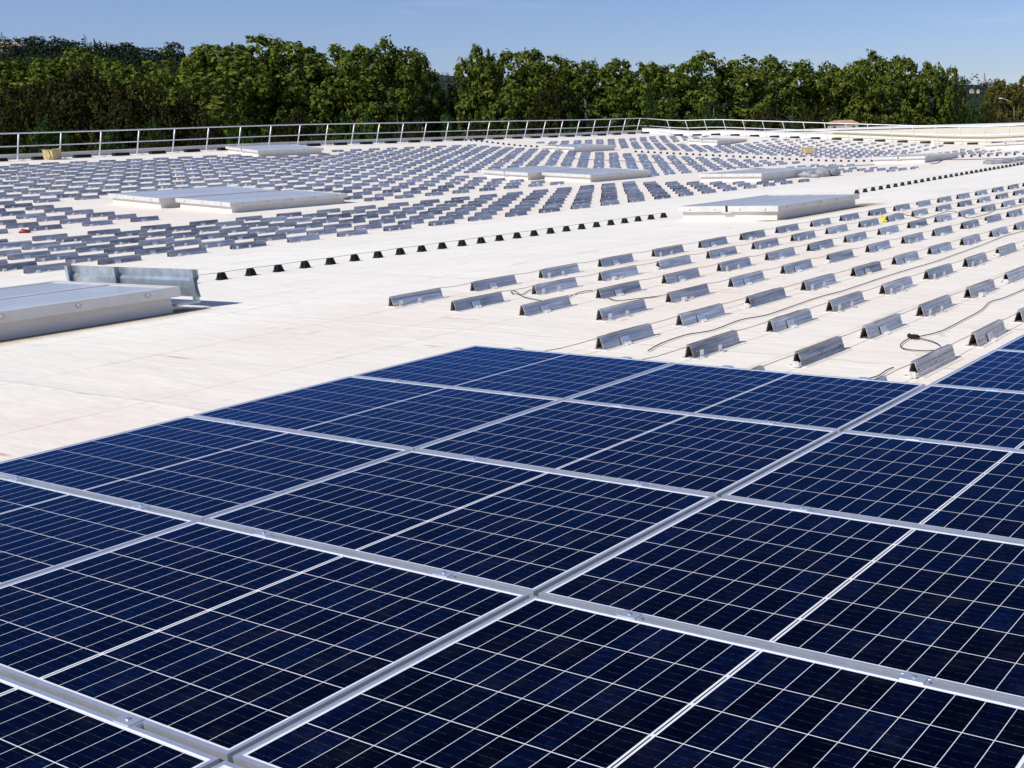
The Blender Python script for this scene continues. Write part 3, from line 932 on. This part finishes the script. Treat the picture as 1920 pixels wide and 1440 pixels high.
def lump(u, v, pieces, mat, name, label, cat):
    p = cast(u, v)
    b = MB()
    for (dx, dy, dz, sx_, sy_, sz_, rz) in pieces:
        n = len(b.v)
        b.ball((0, 0, 0), 1, 9, 6)
        M3 = Matrix.Rotation(rz, 3, 'Z')
        for i in range(n, len(b.v)):
            q = Vector(b.v[i])
            q = Vector((q.x * sx_, q.y * sy_, q.z * sz_)) * (1 + .22 * math.sin(q.x * 9 + q.y * 7 + dx * 13))
            q = M3 @ q
            x, y = p.x + dx + q.x, p.y + dy + q.y
            b.v[i] = (x, y, max(Z(x, y) - .01, Z(x, y) + dz + q.z))
    tag(b.build(name, mat), label, cat)
lump(1540, 331.5, [(-.35, -.3, .08, .30, .16, .12, .6), (0, .1, .12, .26, .2, .16, 1.2), (.15, .6, .10, .2, .4, .14, .2), (-.1, .9, .06, .3, .15, .1, .9), (.1, -.6, .05, .2, .1, .07, .3)], M['tarp'], 'tarpaulin', 'crumpled grey tarpaulin bundle at the end of a far skylight', 'tarpaulin')
lump(1895, 306, [(-.6, 0, .06, .55, .5, .10, .6), (.3, .5, .08, .6, .4, .14, 1.2), (1.1, 1.4, .08, .8, .5, .16, .2), (-.2, 1.0, .05, .7, .35, .1, .9), (.9, .2, .05, .5, .4, .1, 2.1)], M['tarp'], 'tarpaulin', 'heap of grey sheeting at the right edge near the black feet', 'tarpaulin')
lump(45.5, 437, [(0, 0, .04, .06, .045, .045, .6), (.03, .06, .03, .045, .035, .035, 1.2), (-.03, -.05, .02, .03, .035, .02, 0)], M['red'], 'plastic_cap', 'small reddish brown plastic cap among the left supports', 'cap')
def strip_tape():
    p = cast(1655, 417)
    b = MB()
    for i in range(7):
        a = random.uniform(0, 6.28); r_ = .012 + .007 * i
        x, y, z = p.x + math.cos(a) * r_, p.y + math.sin(a) * r_, Z(p.x, p.y) + .01 + .018 * (i % 5)
        b.hexa([(x - .03, y - .015, z), (x + .03, y - .012, z + .004), (x + .035, y + .012, z + .01), (x - .03, y + .014, z + .006),
                (x - .028, y - .015, z + .016), (x + .026, y - .012, z + .024), (x + .033, y + .012, z + .03), (x - .027, y + .014, z + .022)])
    tag(b.build('tape', M['yellow']), 'crumpled yellow tape on a support in the third row', 'tape')
strip_tape()
p = cast(1748, 274)
b = MB(); b.hexa([(p.x - .12, p.y, p.z), (p.x + .14, p.y, p.z), (p.x + .14, p.y + .1, p.z), (p.x - .12, p.y + .1, p.z), (p.x + .04, p.y, p.z + .3), (p.x + .12, p.y, p.z + .34), (p.x + .12, p.y + .1, p.z + .34), (p.x + .04, p.y + .1, p.z + .3)])
tag(b.build('offcut', M['white']), 'white pointed offcut standing below the far guardrail', 'offcut')

# ------------------------------------------------------------------ trees
def leafq(mb, c, nrm, s, asp=.7):
    n = Vector(nrm)
    n = (n + Vector((random.gauss(0, .5), random.gauss(0, .5), random.gauss(0, .5)))).normalized()
    t = n.orthogonal().normalized()
    a = random.uniform(0, 6.283)
    t = (Matrix.Rotation(a, 3, n) @ t)
    w = n.cross(t)
    s *= random.uniform(.65, 1.3)
    c = Vector(c)
    mb.quad(c - t * s, c - w * s * asp, c + t * s, c + w * s * asp)
def crown_plane(seed, H=12.0, Rr=5.2, lobes=34, lr=(1.25, 2.1), per=19, leaves=22, ls=.18, cr=(.30, .58)):
    """crown of overlapping round lobes, each a shell of small leaf tufts"""
    random.seed(seed)
    mb = MB()
    gold = 2.39996
    for i in range(lobes):
        u = 1 - 2 * (i + random.uniform(.1, .9)) / lobes
        a = gold * i + random.uniform(-.5, .5)
        w = (1 - abs(u) ** (4 if u > 0 else 3)) ** .5
        k = random.uniform(.62, .84) if i % 4 else random.uniform(.25, .5)
        c = Vector((math.cos(a) * w * Rr * k, math.sin(a) * w * Rr * k, H * .5 + u * H * .40))
        rl = random.uniform(*lr)
        out = Vector((c.x, c.y, (c.z - H * .5) * .8)).normalized()
        for _ in range(per):
            d = (Vector((random.gauss(0, 1), random.gauss(0, 1), random.gauss(.15, 1))).normalized() + out * .55).normalized()
            t = c + d * rl * random.uniform(.72, 1.04)
            r = random.uniform(*cr)
            for _ in range(leaves):
                e = Vector((random.gauss(0, 1), random.gauss(0, 1), random.gauss(.25, 1))).normalized()
                leafq(mb, t + e * r * random.uniform(.4, 1.05), e + d * .6, ls)
    return mb
def crown_conifer(seed, H=12.0, Rr=3.4, tiers=15, ls=.2, layered=True):
    random.seed(seed)
    mb = MB()
    for i in range(tiers):
        t = i / (tiers - 1)
        r = Rr * (1 - t) ** .75 + .25
        nb_ = int(6 + 8 * (1 - t))
        for k in range(nb_):
            a = random.uniform(0, 6.283); L = r * random.uniform(.65, 1.1)
            for q in range(int(26 * (L / Rr) + 8)):
                f = random.uniform(.1, 1) ** .7
                wdt = .5 * (1 - f * .5)
                x = math.cos(a) * L * f + random.gauss(0, wdt * .5); y = math.sin(a) * L * f + random.gauss(0, wdt * .5)
                z = t * H * .96 - .25 * f * L * .35 + random.gauss(0, .10 if layered else .35)
                leafq(mb, (x, y, z), (0, 0, 1), ls, .5)
    return mb
def trunk_mb(h, r, seed, branches=5, reach=3.0):
    random.seed(seed)
    mb = MB()
    mb.tube([(0, 0, -.3), (.05, .02, h * .3), (-.05, .06, h * .6), (.0, .0, h)], [r * 1.25, r, r * .8, r * .35], 8)
    for k in range(branches):
        a = 6.283 * k / branches + random.uniform(-.4, .4); z0 = h * random.uniform(.35, .7)
        e = reach * random.uniform(.6, 1)
        mb.tube([(0, 0, z0), (math.cos(a) * e * .5, math.sin(a) * e * .5, z0 + e * .5), (math.cos(a) * e, math.sin(a) * e, z0 + e * 1.1)], [r * .5, r * .3, r * .1], 6)
    return mb
TR = {}
def kind(name, crowns, mat, tr, crown_base, H, RR):
    TR[name] = dict(c=[c.mesh('crown', mat) for c in crowns], t=tr.mesh('trunk', M['trunk'], True), cb=crown_base, H=H, R=RR)
kind('plane', [crown_plane(s) for s in (1, 2, 3, 4)], M['leaf_plane'], trunk_mb(11, .42, 5), 5.0, 17.2, 5.6)
kind('gold', [crown_plane(s) for s in (11,)], M['leaf_gold'], trunk_mb(11, .42, 5), 5.0, 17.2, 5.6)
kind('dark', [crown_plane(s, 9.5, 5.2, 34, (1.2, 2.0), 22, 24, .14, (.30, .62)) for s in (21, 22)], M['leaf_dark'], trunk_mb(8, .35, 6), 2.0, 12.3, 5.6)
kind('green', [crown_plane(s, 9.4, 3.6, 30, (1.0, 1.6), 20, 24, .12, (.25, .5)) for s in (31, 32)], M['leaf_green'], trunk_mb(7, .2, 7, 5, 2.0), .8, 11.0, 3.9)
kind('cedar', [crown_conifer(s, 12, 4.2, 14) for s in (41, 42)], M['leaf_con'], trunk_mb(11, .35, 8, 0), 1.5, 13.5, 4.2)
kind('cypress', [crown_conifer(s, 11, 1.3, 22, .17, False) for s in (51,)], M['leaf_con'], trunk_mb(9, .22, 9, 0), .8, 12.0, 1.5)
kind('grey', [crown_conifer(s, 9, 3.0, 20, .17, False) for s in (61,)], M['leaf_green'], trunk_mb(7, .25, 9, 0), 1.0, 10.2, 3.2)
random.seed(99)
GZ = -9.0
NTREE = [0]
WID = {'plane': 1.95, 'gold': 1.3, 'dark': 1.15}
def tree(k, u, vtop, hw, d, label, group, base=GZ, cat='tree', nm=None):
    T = TR[k]
    NTREE[0] += 1
    top = at(u, vtop, d)
    R_ = hw * d / F * WID.get(k, 1.0)
    h = top.z - base
    t = thing(nm or {'plane': 'plane_tree', 'gold': 'plane_tree', 'dark': 'dark_tree', 'green': 'shrub', 'cedar': 'cedar_tree', 'cypress': 'cypress_tree', 'grey': 'leafy_tree'}[k],
              label, cat, (top.x, top.y, base), random.uniform(0, 6.28), group)
    sx_, sz_ = R_ / T['R'], h / T['H']
    t.scale = (sx_, sx_, sz_)
    part('trunk', T['t'], t)
    part('crown', T['c'][NTREE[0] % len(T['c'])], t, (0, 0, T['cb']))
    return t
G1 = 'plane trees in the row behind the roof'
for u, v, hw, d, lab in (
    (38, 108, 62, 132, 'leftmost plane tree, half hidden under the wooded hill'),
    (133, 99, 66, 130, 'plane tree showing above the big dark tree at left'),
    (232, 120, 48, 128, 'smaller plane tree just right of the big dark tree'),
    (305, 138, 55, 126, 'low plane tree below the wispy hilltop tree'),
    (392, 80, 62, 120, 'plane tree where the wooded hill meets the row'),
    (478, 76, 80, 118, 'tall broad plane tree left of the middle, highest at left'),
    (562, 86, 66, 119, 'plane tree sloping down towards a dip in the skyline'),
    (606, 118, 40, 122, 'low plane tree in the dip between two tall crowns'),
    (668, 90, 62, 118, 'left half of the big rounded crown before the notch'),
    (718, 82, 50, 117, 'plane tree topping the rounded mass left of the sky notch'),
    (768, 100, 27, 119, 'plane tree falling steeply to the sky notch'),
    (896, 88, 28, 118, 'plane tree just right of the sky notch, with a jagged top'),
    (965, 92, 58, 119, 'plane tree second right of the sky notch'),
    (1035, 112, 52, 122, 'plane tree beside the dark cedar, left of it'),
    (1100, 116, 42, 126, 'plane tree peeping over the dark cedar'),
    (1165, 114, 52, 122, 'plane tree just right of the dark cedar'),
    (1240, 116, 52, 122, 'plane tree above the pale green poplar-like tree'),
    (1330, 106, 60, 120, 'broad plane tree, tallest of the right half'),
    (1432, 109, 60, 121, 'plane tree left of the lower run of crowns at right'),
    (1512, 117, 50, 122, 'plane tree in the lower run of crowns, its left'),
    (1574, 126, 42, 122, 'lowest plane tree of the run, above the tiled roof'),
    (1638, 104, 50, 118, 'plane tree rising again near the right end'),
    (1694, 110, 46, 118, 'plane tree third from the right end of the row'),
    (1744, 119, 26, 118, 'plane tree second from the right end of the row'),
    (1780, 122, 17, 119, 'last plane tree of the row, before the mast')):
    tree('plane', u, v, hw, d, lab, G1)
for u, v, hw, d, lab in ((1874, 152, 32, 150, 'yellowing plane tree behind the street lamp'), (1925, 146, 34, 150, 'yellowing plane tree cut by the right edge'),):
    tree('gold', u, v, hw, d, lab, 'yellowing trees at the right edge')
G2 = 'dark trees in front of the plane row'
for k, u, v, hw, d, lab in (
    ('dark', 10, 150, 70, 96, 'nearly black tree at the left edge'),
    ('dark', 150, 128, 95, 92, 'big dark brownish tree at the left, in front of the planes'),
    ('dark', 250, 150, 80, 90, 'dark brownish tree leaning on the big one, right of it'),
    ('dark', 340, 178, 60, 92, 'low dark brownish tree right of the big dark trees'),
    ('dark', 560, 198, 45, 94, 'low brownish bush-like tree under the tall planes'),
    ('cedar', 738, 158, 26, 104, 'thin bluish conifer under the rounded crown'),
    ('cedar', 785, 172, 50, 100, 'spreading dark conifer left of the sky notch'),
    ('cedar', 1092, 122, 74, 108, 'large dark cedar in the middle of the row'),
    ('dark', 1030, 160, 48, 106, 'brown green tree hugging the cedar'),
    ('grey', 1215, 140, 46, 106, 'pale grey green upright tree in the right half'),
    ('grey', 1255, 152, 36, 106, 'slimmer grey green tree next to the upright one'),
    ('cedar', 1335, 146, 34, 108, 'dark conifer standing in front of the broad plane tree'),
    ('dark', 1530, 190, 52, 108, 'dark round tree left of the tiled roof'),
    ('dark', 1440, 200, 40, 112, 'dark shrub-like tree below the lower crowns'),
    ('green', 1330, 196, 48, 108, 'green bushy tree at the foot of the dark conifer'),
    ('green', 1840, 196, 40, 150, 'round green tree in the gap below the mast'),
    ('dark', 838, 156, 50, 123, 'dark tree closing the lower part of the sky notch'),
    ('green', 846, 172, 44, 119, 'greener tree right at the foot of the sky notch'),
    ('green', 1818, 186, 30, 140, 'small green tree at the left of the gap below the mast'),
    ('dark', 1860, 208, 34, 142, 'dark bush beside the street lamp')):
    tree(k, u, v, hw, d, lab, G2)
G3 = 'shrubs along the foot of the trees'
SHR = [('green', 80, 214, 50, 78), ('dark', 0, 226, 50, 74), ('green', 200, 236, 46, 74), ('green', 285, 216, 34, 80), ('dark', 380, 214, 46, 80), ('green', 450, 213, 48, 80),
       ('dark', 520, 222, 40, 82), ('green', 640, 204, 38, 84), ('green', 690, 203, 46, 84), ('green', 600, 226, 36, 84), ('dark', 760, 216, 44, 86), ('green', 840, 214, 40, 88),
       ('dark', 900, 220, 40, 88), ('green', 960, 216, 40, 90), ('dark', 1000, 222, 36, 90), ('gold', 1070, 206, 30, 94), ('dark', 1130, 214, 44, 94), ('green', 1180, 222, 36, 94),
       ('dark', 1240, 214, 44, 96), ('green', 1290, 214, 40, 96), ('dark', 1370, 216, 44, 98), ('green', 1420, 226, 34, 98), ('green', 1480, 222, 40, 100), ('dark', 1650, 222, 44, 104),
       ('dark', 1720, 222, 44, 108), ('dark', 1610, 224, 34, 108), ('green', 1790, 226, 40, 112), ('dark', 1900, 222, 36, 120), ('green', 120, 250, 40, 70), ('dark', 300, 244, 40, 72)]
words = {'green': 'green', 'dark': 'dark', 'gold': 'yellowish'}
for i, (k, u, v, hw, d) in enumerate(SHR):
    srt = sorted(range(len(SHR)), key=lambda q: SHR[q][1]).index(i)
    lab = f'{words[k]} shrub behind the guardrail, {nth(srt)} from the left among the low shrubs'
    tree(k if k != 'gold' else 'green', u, v, hw, d, lab, G3, cat='shrub', nm='shrub')

# hills: terrain plus woods on them
def hill(name, prof, d0, d1, d2, zb):
    b = MB(); us = [p[0] for p in prof]
    rows_ = []
    N = 60
    for i in range(N + 1):
        u = us[0] + (us[-1] - us[0]) * i / N
        for (a, b_) in zip(prof, prof[1:]):
            if a[0] <= u <= b_[0]:
                t_ = (u - a[0]) / (b_[0] - a[0]); v = a[1] + (b_[1] - a[1]) * t_
        dr = ray(u, 240).copy(); zt = at(u, v, d1).z
        pts = []
        for d, f in ((d0, 0), (d0 + (d1 - d0) * .35, .25), (d0 + (d1 - d0) * .7, .68), (d1, 1), (d1 + (d2 - d1) * .5, .8), (d2, 0)):
            q = CAM_LOC + ray(u, 240) * d
            pts.append((q.x, q.y, zb + (zt - zb) * f))
        rows_.append(len(b.v)); b.v += pts
    for r0, r1 in zip(rows_, rows_[1:]):
        for k in range(5):
            b.f.append((r0 + k, r1 + k, r1 + k + 1, r0 + k + 1)); b.m.append(0)
    struct(b.build(name, M['hillsoil'], smooth=True))
    return lambda u, f: None
HL = [(-500, 70), (-200, 84), (0, 92), (100, 93), (180, 96), (260, 109), (350, 121), (450, 136), (600, 154), (800, 176)]
def interp(prof, u):
    for a, b in zip(prof, prof[1:]):
        if a[0] <= u <= b[0]: return a[1] + (b[1] - a[1]) * (u - a[0]) / (b[0] - a[0])
    return prof[-1][1]
hill('hill', HL, 210, 380, 620, -9.5)
HF = [(500, 165), (820, 140), (860, 143), (1100, 170), (1500, 166), (1800, 159), (1860, 160), (1920, 164), (2300, 160)]
hill('far_hill', HF, 700, 1100, 1600, -9.5)
def woods(name, prof, d0, d1, zb, n, r, q, ls, mat, label, u0, u1):
    random.seed(hash(name) % 1000 if False else len(label))
    b = MB()
    for _ in range(n):
        u = random.uniform(u0, u1); f = random.uniform(.12, 1.0) ** .7
        zt = at(u, interp(prof, u), d1).z
        d = d0 + (d1 - d0) * f
        hf = f * f * (1.9 - .9 * f) if f < 1 else 1
        p = CAM_LOC + ray(u, 240) * d
        zg = zb + (zt - zb) * (f ** 1.22)
        R0 = r * random.uniform(.6, 1.3); H0 = R0 * random.uniform(.8, 1.25)
        for _ in range(q):
            dd = Vector((random.gauss(0, 1), random.gauss(0, 1), random.gauss(.3, 1))).normalized()
            lump_ = 1 + .25 * math.sin(dd.x * 5 + u) * math.cos(dd.y * 6 + d)
            c = Vector((p.x, p.y, zg + H0 * .55)) + Vector((dd.x * R0 * lump_, dd.y * R0 * lump_, dd.z * H0 * lump_)) * random.uniform(.75, 1)
            leafq(b, c, dd, ls)
    o = b.build(name, mat)
    tag(o, label, 'woodland'); struct(o, 'stuff')
woods('woodland', HL, 215, 380, -9.5, 1000, 2.5, 90, .42, M['leaf_hill'], 'dense dark woodland covering the hill at the left', -120, 760)
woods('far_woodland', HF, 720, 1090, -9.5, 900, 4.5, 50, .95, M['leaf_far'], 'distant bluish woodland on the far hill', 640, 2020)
G4 = 'single trees on the ridge of the left hill'
def hb(u, d, f): return -9.5 + (at(u, interp(HL, u), 380).z + 9.5) * f
for k, u, v, hw, lab in (
    ('dark', 323, 77, 16, 'wispy lone tree standing on the hill ridge'),
    ('cedar', 157, 64, 13, 'pine rising highest on the hill ridge'),
    ('cypress', 176, 71, 4, 'first thin cypress right of the ridge pine'),
    ('cypress', 187, 75, 3.5, 'second thin cypress right of the ridge pine'),
    ('cypress', 199, 77, 3.5, 'third thin cypress right of the ridge pine'),
    ('dark', 110, 72, 18, 'round tree on the ridge left of the pine'),
    ('dark', 66, 66, 16, 'tall ragged tree on the ridge above the house'),
    ('dark', 44, 70, 13, 'tree on the ridge right of the tiled house'),
    ('cedar', 3, 60, 14, 'dark conifer at the left edge above the tiled house'),
    ('dark', 230, 80, 26, 'broad dark tree on the falling ridge'),
    ('dark', 268, 88, 22, 'second broad tree on the falling ridge')):
    tree(k, u, v, hw, 372, lab, G4, base=hb(u, 372, .93))

# ------------------------------------------------------------------ distant buildings
def house(u, vtop, hw, d, label, base, roofh=.35, rz=.3, wins=2, depth=.7):
    c = at(u, vtop, d); w = hw * d / F; dep = w * depth; H = c.z - base
    t = thing('house', label, 'house', (c.x, c.y, base), rz + R(28), None)
    rh = w * roofh
    b = MB(); b.box(-w * .9, w * .9, -dep * .9, dep * .9, 0, H - rh); b.build('wall', M['render'], t)
    b = MB()
    n = len(b.v)
    b.v += [(-w, -dep, H - rh), (w, -dep, H - rh), (w, dep, H - rh), (-w, dep, H - rh), (-w * .55, 0, H), (w * .55, 0, H)]
    b.f += [(0, 1, 5, 4), (1, 2, 5), (2, 3, 4, 5), (3, 0, 4), (3, 2, 1, 0)]; b.m += [0] * 5
    b.build('roof', M['tile'], t)
    for i in range(wins):
        x = -w * .6 + 1.2 * w * i / max(1, wins - 1)
        q = MB(); q.box(x - w * .08, x + w * .08, -dep * .9 - .04, -dep * .9 + .02, H - rh - w * .45, H - rh - w * .15); q.build('window', M['glassdark'], t)
    return t
house(14, 79, 26, 368, 'tile roofed house on the hill at the left edge', hb(14, 372, .9))
house(1580, 225, 30, 104, 'house with terracotta hipped roof showing through the guardrail', -9, .22, .1)
fb = at(1820, 158, 1080).z - 26
house(1822, 167, 4, 900, 'pale house with tiled roof low on the far hill', at(1822, 167, 900).z - 3.4, .4, .2, 3)
house(1834, 168, 3, 900, 'second pale house low on the far hill, right of the first', at(1834, 168, 900).z - 3, .4, -.2, 2)
# white block and mast on the far hill
c = at(1846, 159, 1085)
t = thing('radio_mast', 'red and white radio mast on a white base, on the far hill', 'mast', (c.x, c.y, c.z - 8))
top = at(1845.5, 137, 1085).z - (c.z - 8)
b = MB(); b.frustum((0, 0, 0), 2.4, 2.4, 2.0, 2.0, top * .42); b.build('base_tower', M['white'], t)
b = MB(); b.tube([(0, 0, top * .42), (0, 0, top * .46), (0, 0, top * .56), (0, 0, top * .60)], [2.0, 3.6, 3.6, 1.2], 10); b.build('platform', M['concrete'], t)
b = MB(); b.tube([(0, 0, top * .6), (0, 0, top)], [1.1, .45], 6); b.build('antenna', M['tile'], t)
for i, (u, hw) in enumerate(((1858, 6), (1886, 7), (1866, 4))):
    c = at(u, 160 + i, 1075)
    w = hw * 1075 / F
    t = thing('apartment_block', ['white apartment block just right of the mast', 'white apartment block behind the yellowing tree', 'small white block right of the mast'][i], 'building', (c.x, c.y, c.z - 9), R(30))
    b = MB(); b.box(-w, w, -w, w, 0, 9); b.build('wall', M['white'], t)
    b = MB(); b.box(-w * 1.05, w * 1.05, -w * 1.05, w * 1.05, 9, 9.6); b.build('roof', M['concrete'], t)
    for k in range(3):
        q = MB(); q.box(-w * .8 + k * w * .6, -w * .8 + k * w * .6 + w * .3, -w - .05, -w + .05, 4.5, 7); q.build('window', M['glassdark'], t)
# grey and brick red roofs beyond the far parapet at the right
def shed(u0, u1, v0, d, mat, label):
    a, b_ = at(u0, v0, d), at(u1, v0 - (u1 - u0) * .033, d)
    e = (b_ - a); e.z = 0; L = e.length; e.normalize(); nrm = Vector((-e.y, e.x, 0))
    t = thing('shed', label, 'building', (a.x, a.y, -9), math.atan2(e.y, e.x))
    H = a.z + 9
    b = MB(); b.box(0, L, 0, 9, 0, H - .9); b.build('wall', M['render'], t)
    b = MB(); b.prism([(-.3, H - .9), (9.3, H - .9), (4.5, H)], 'x', -.3, L + .3); b.build('roof', mat, t)
shed(1778, 1874, 237.5, 100, M['concrete'], 'shed with grey corrugated roof above the far parapet')
shed(1876, 1960, 234.5, 98, M['tile'], 'shed with brick red roof above the far parapet at right')
# street lamp
p = at(1902, 190, 128)
t = thing('street_lamp', 'tall pale street lamp among the yellowing trees at right', 'street lamp', (p.x, p.y, -9), R(200))
h = p.z + 9
b = MB(); b.tube([(0, 0, 0), (0, 0, h * .8), (.05, 0, h * .93), (.5, 0, h * 1.0), (1.3, 0, h * 1.03)], [.09, .06, .05, .04, .035], 8); b.build('pole', M['lamp'], t, smooth=True)
b = MB(); b.ball((1.55, 0, h * 1.03), .27, 10, 6, sq=(1, .45, .25)); b.build('lamp_head', M['white'], t, smooth=True)
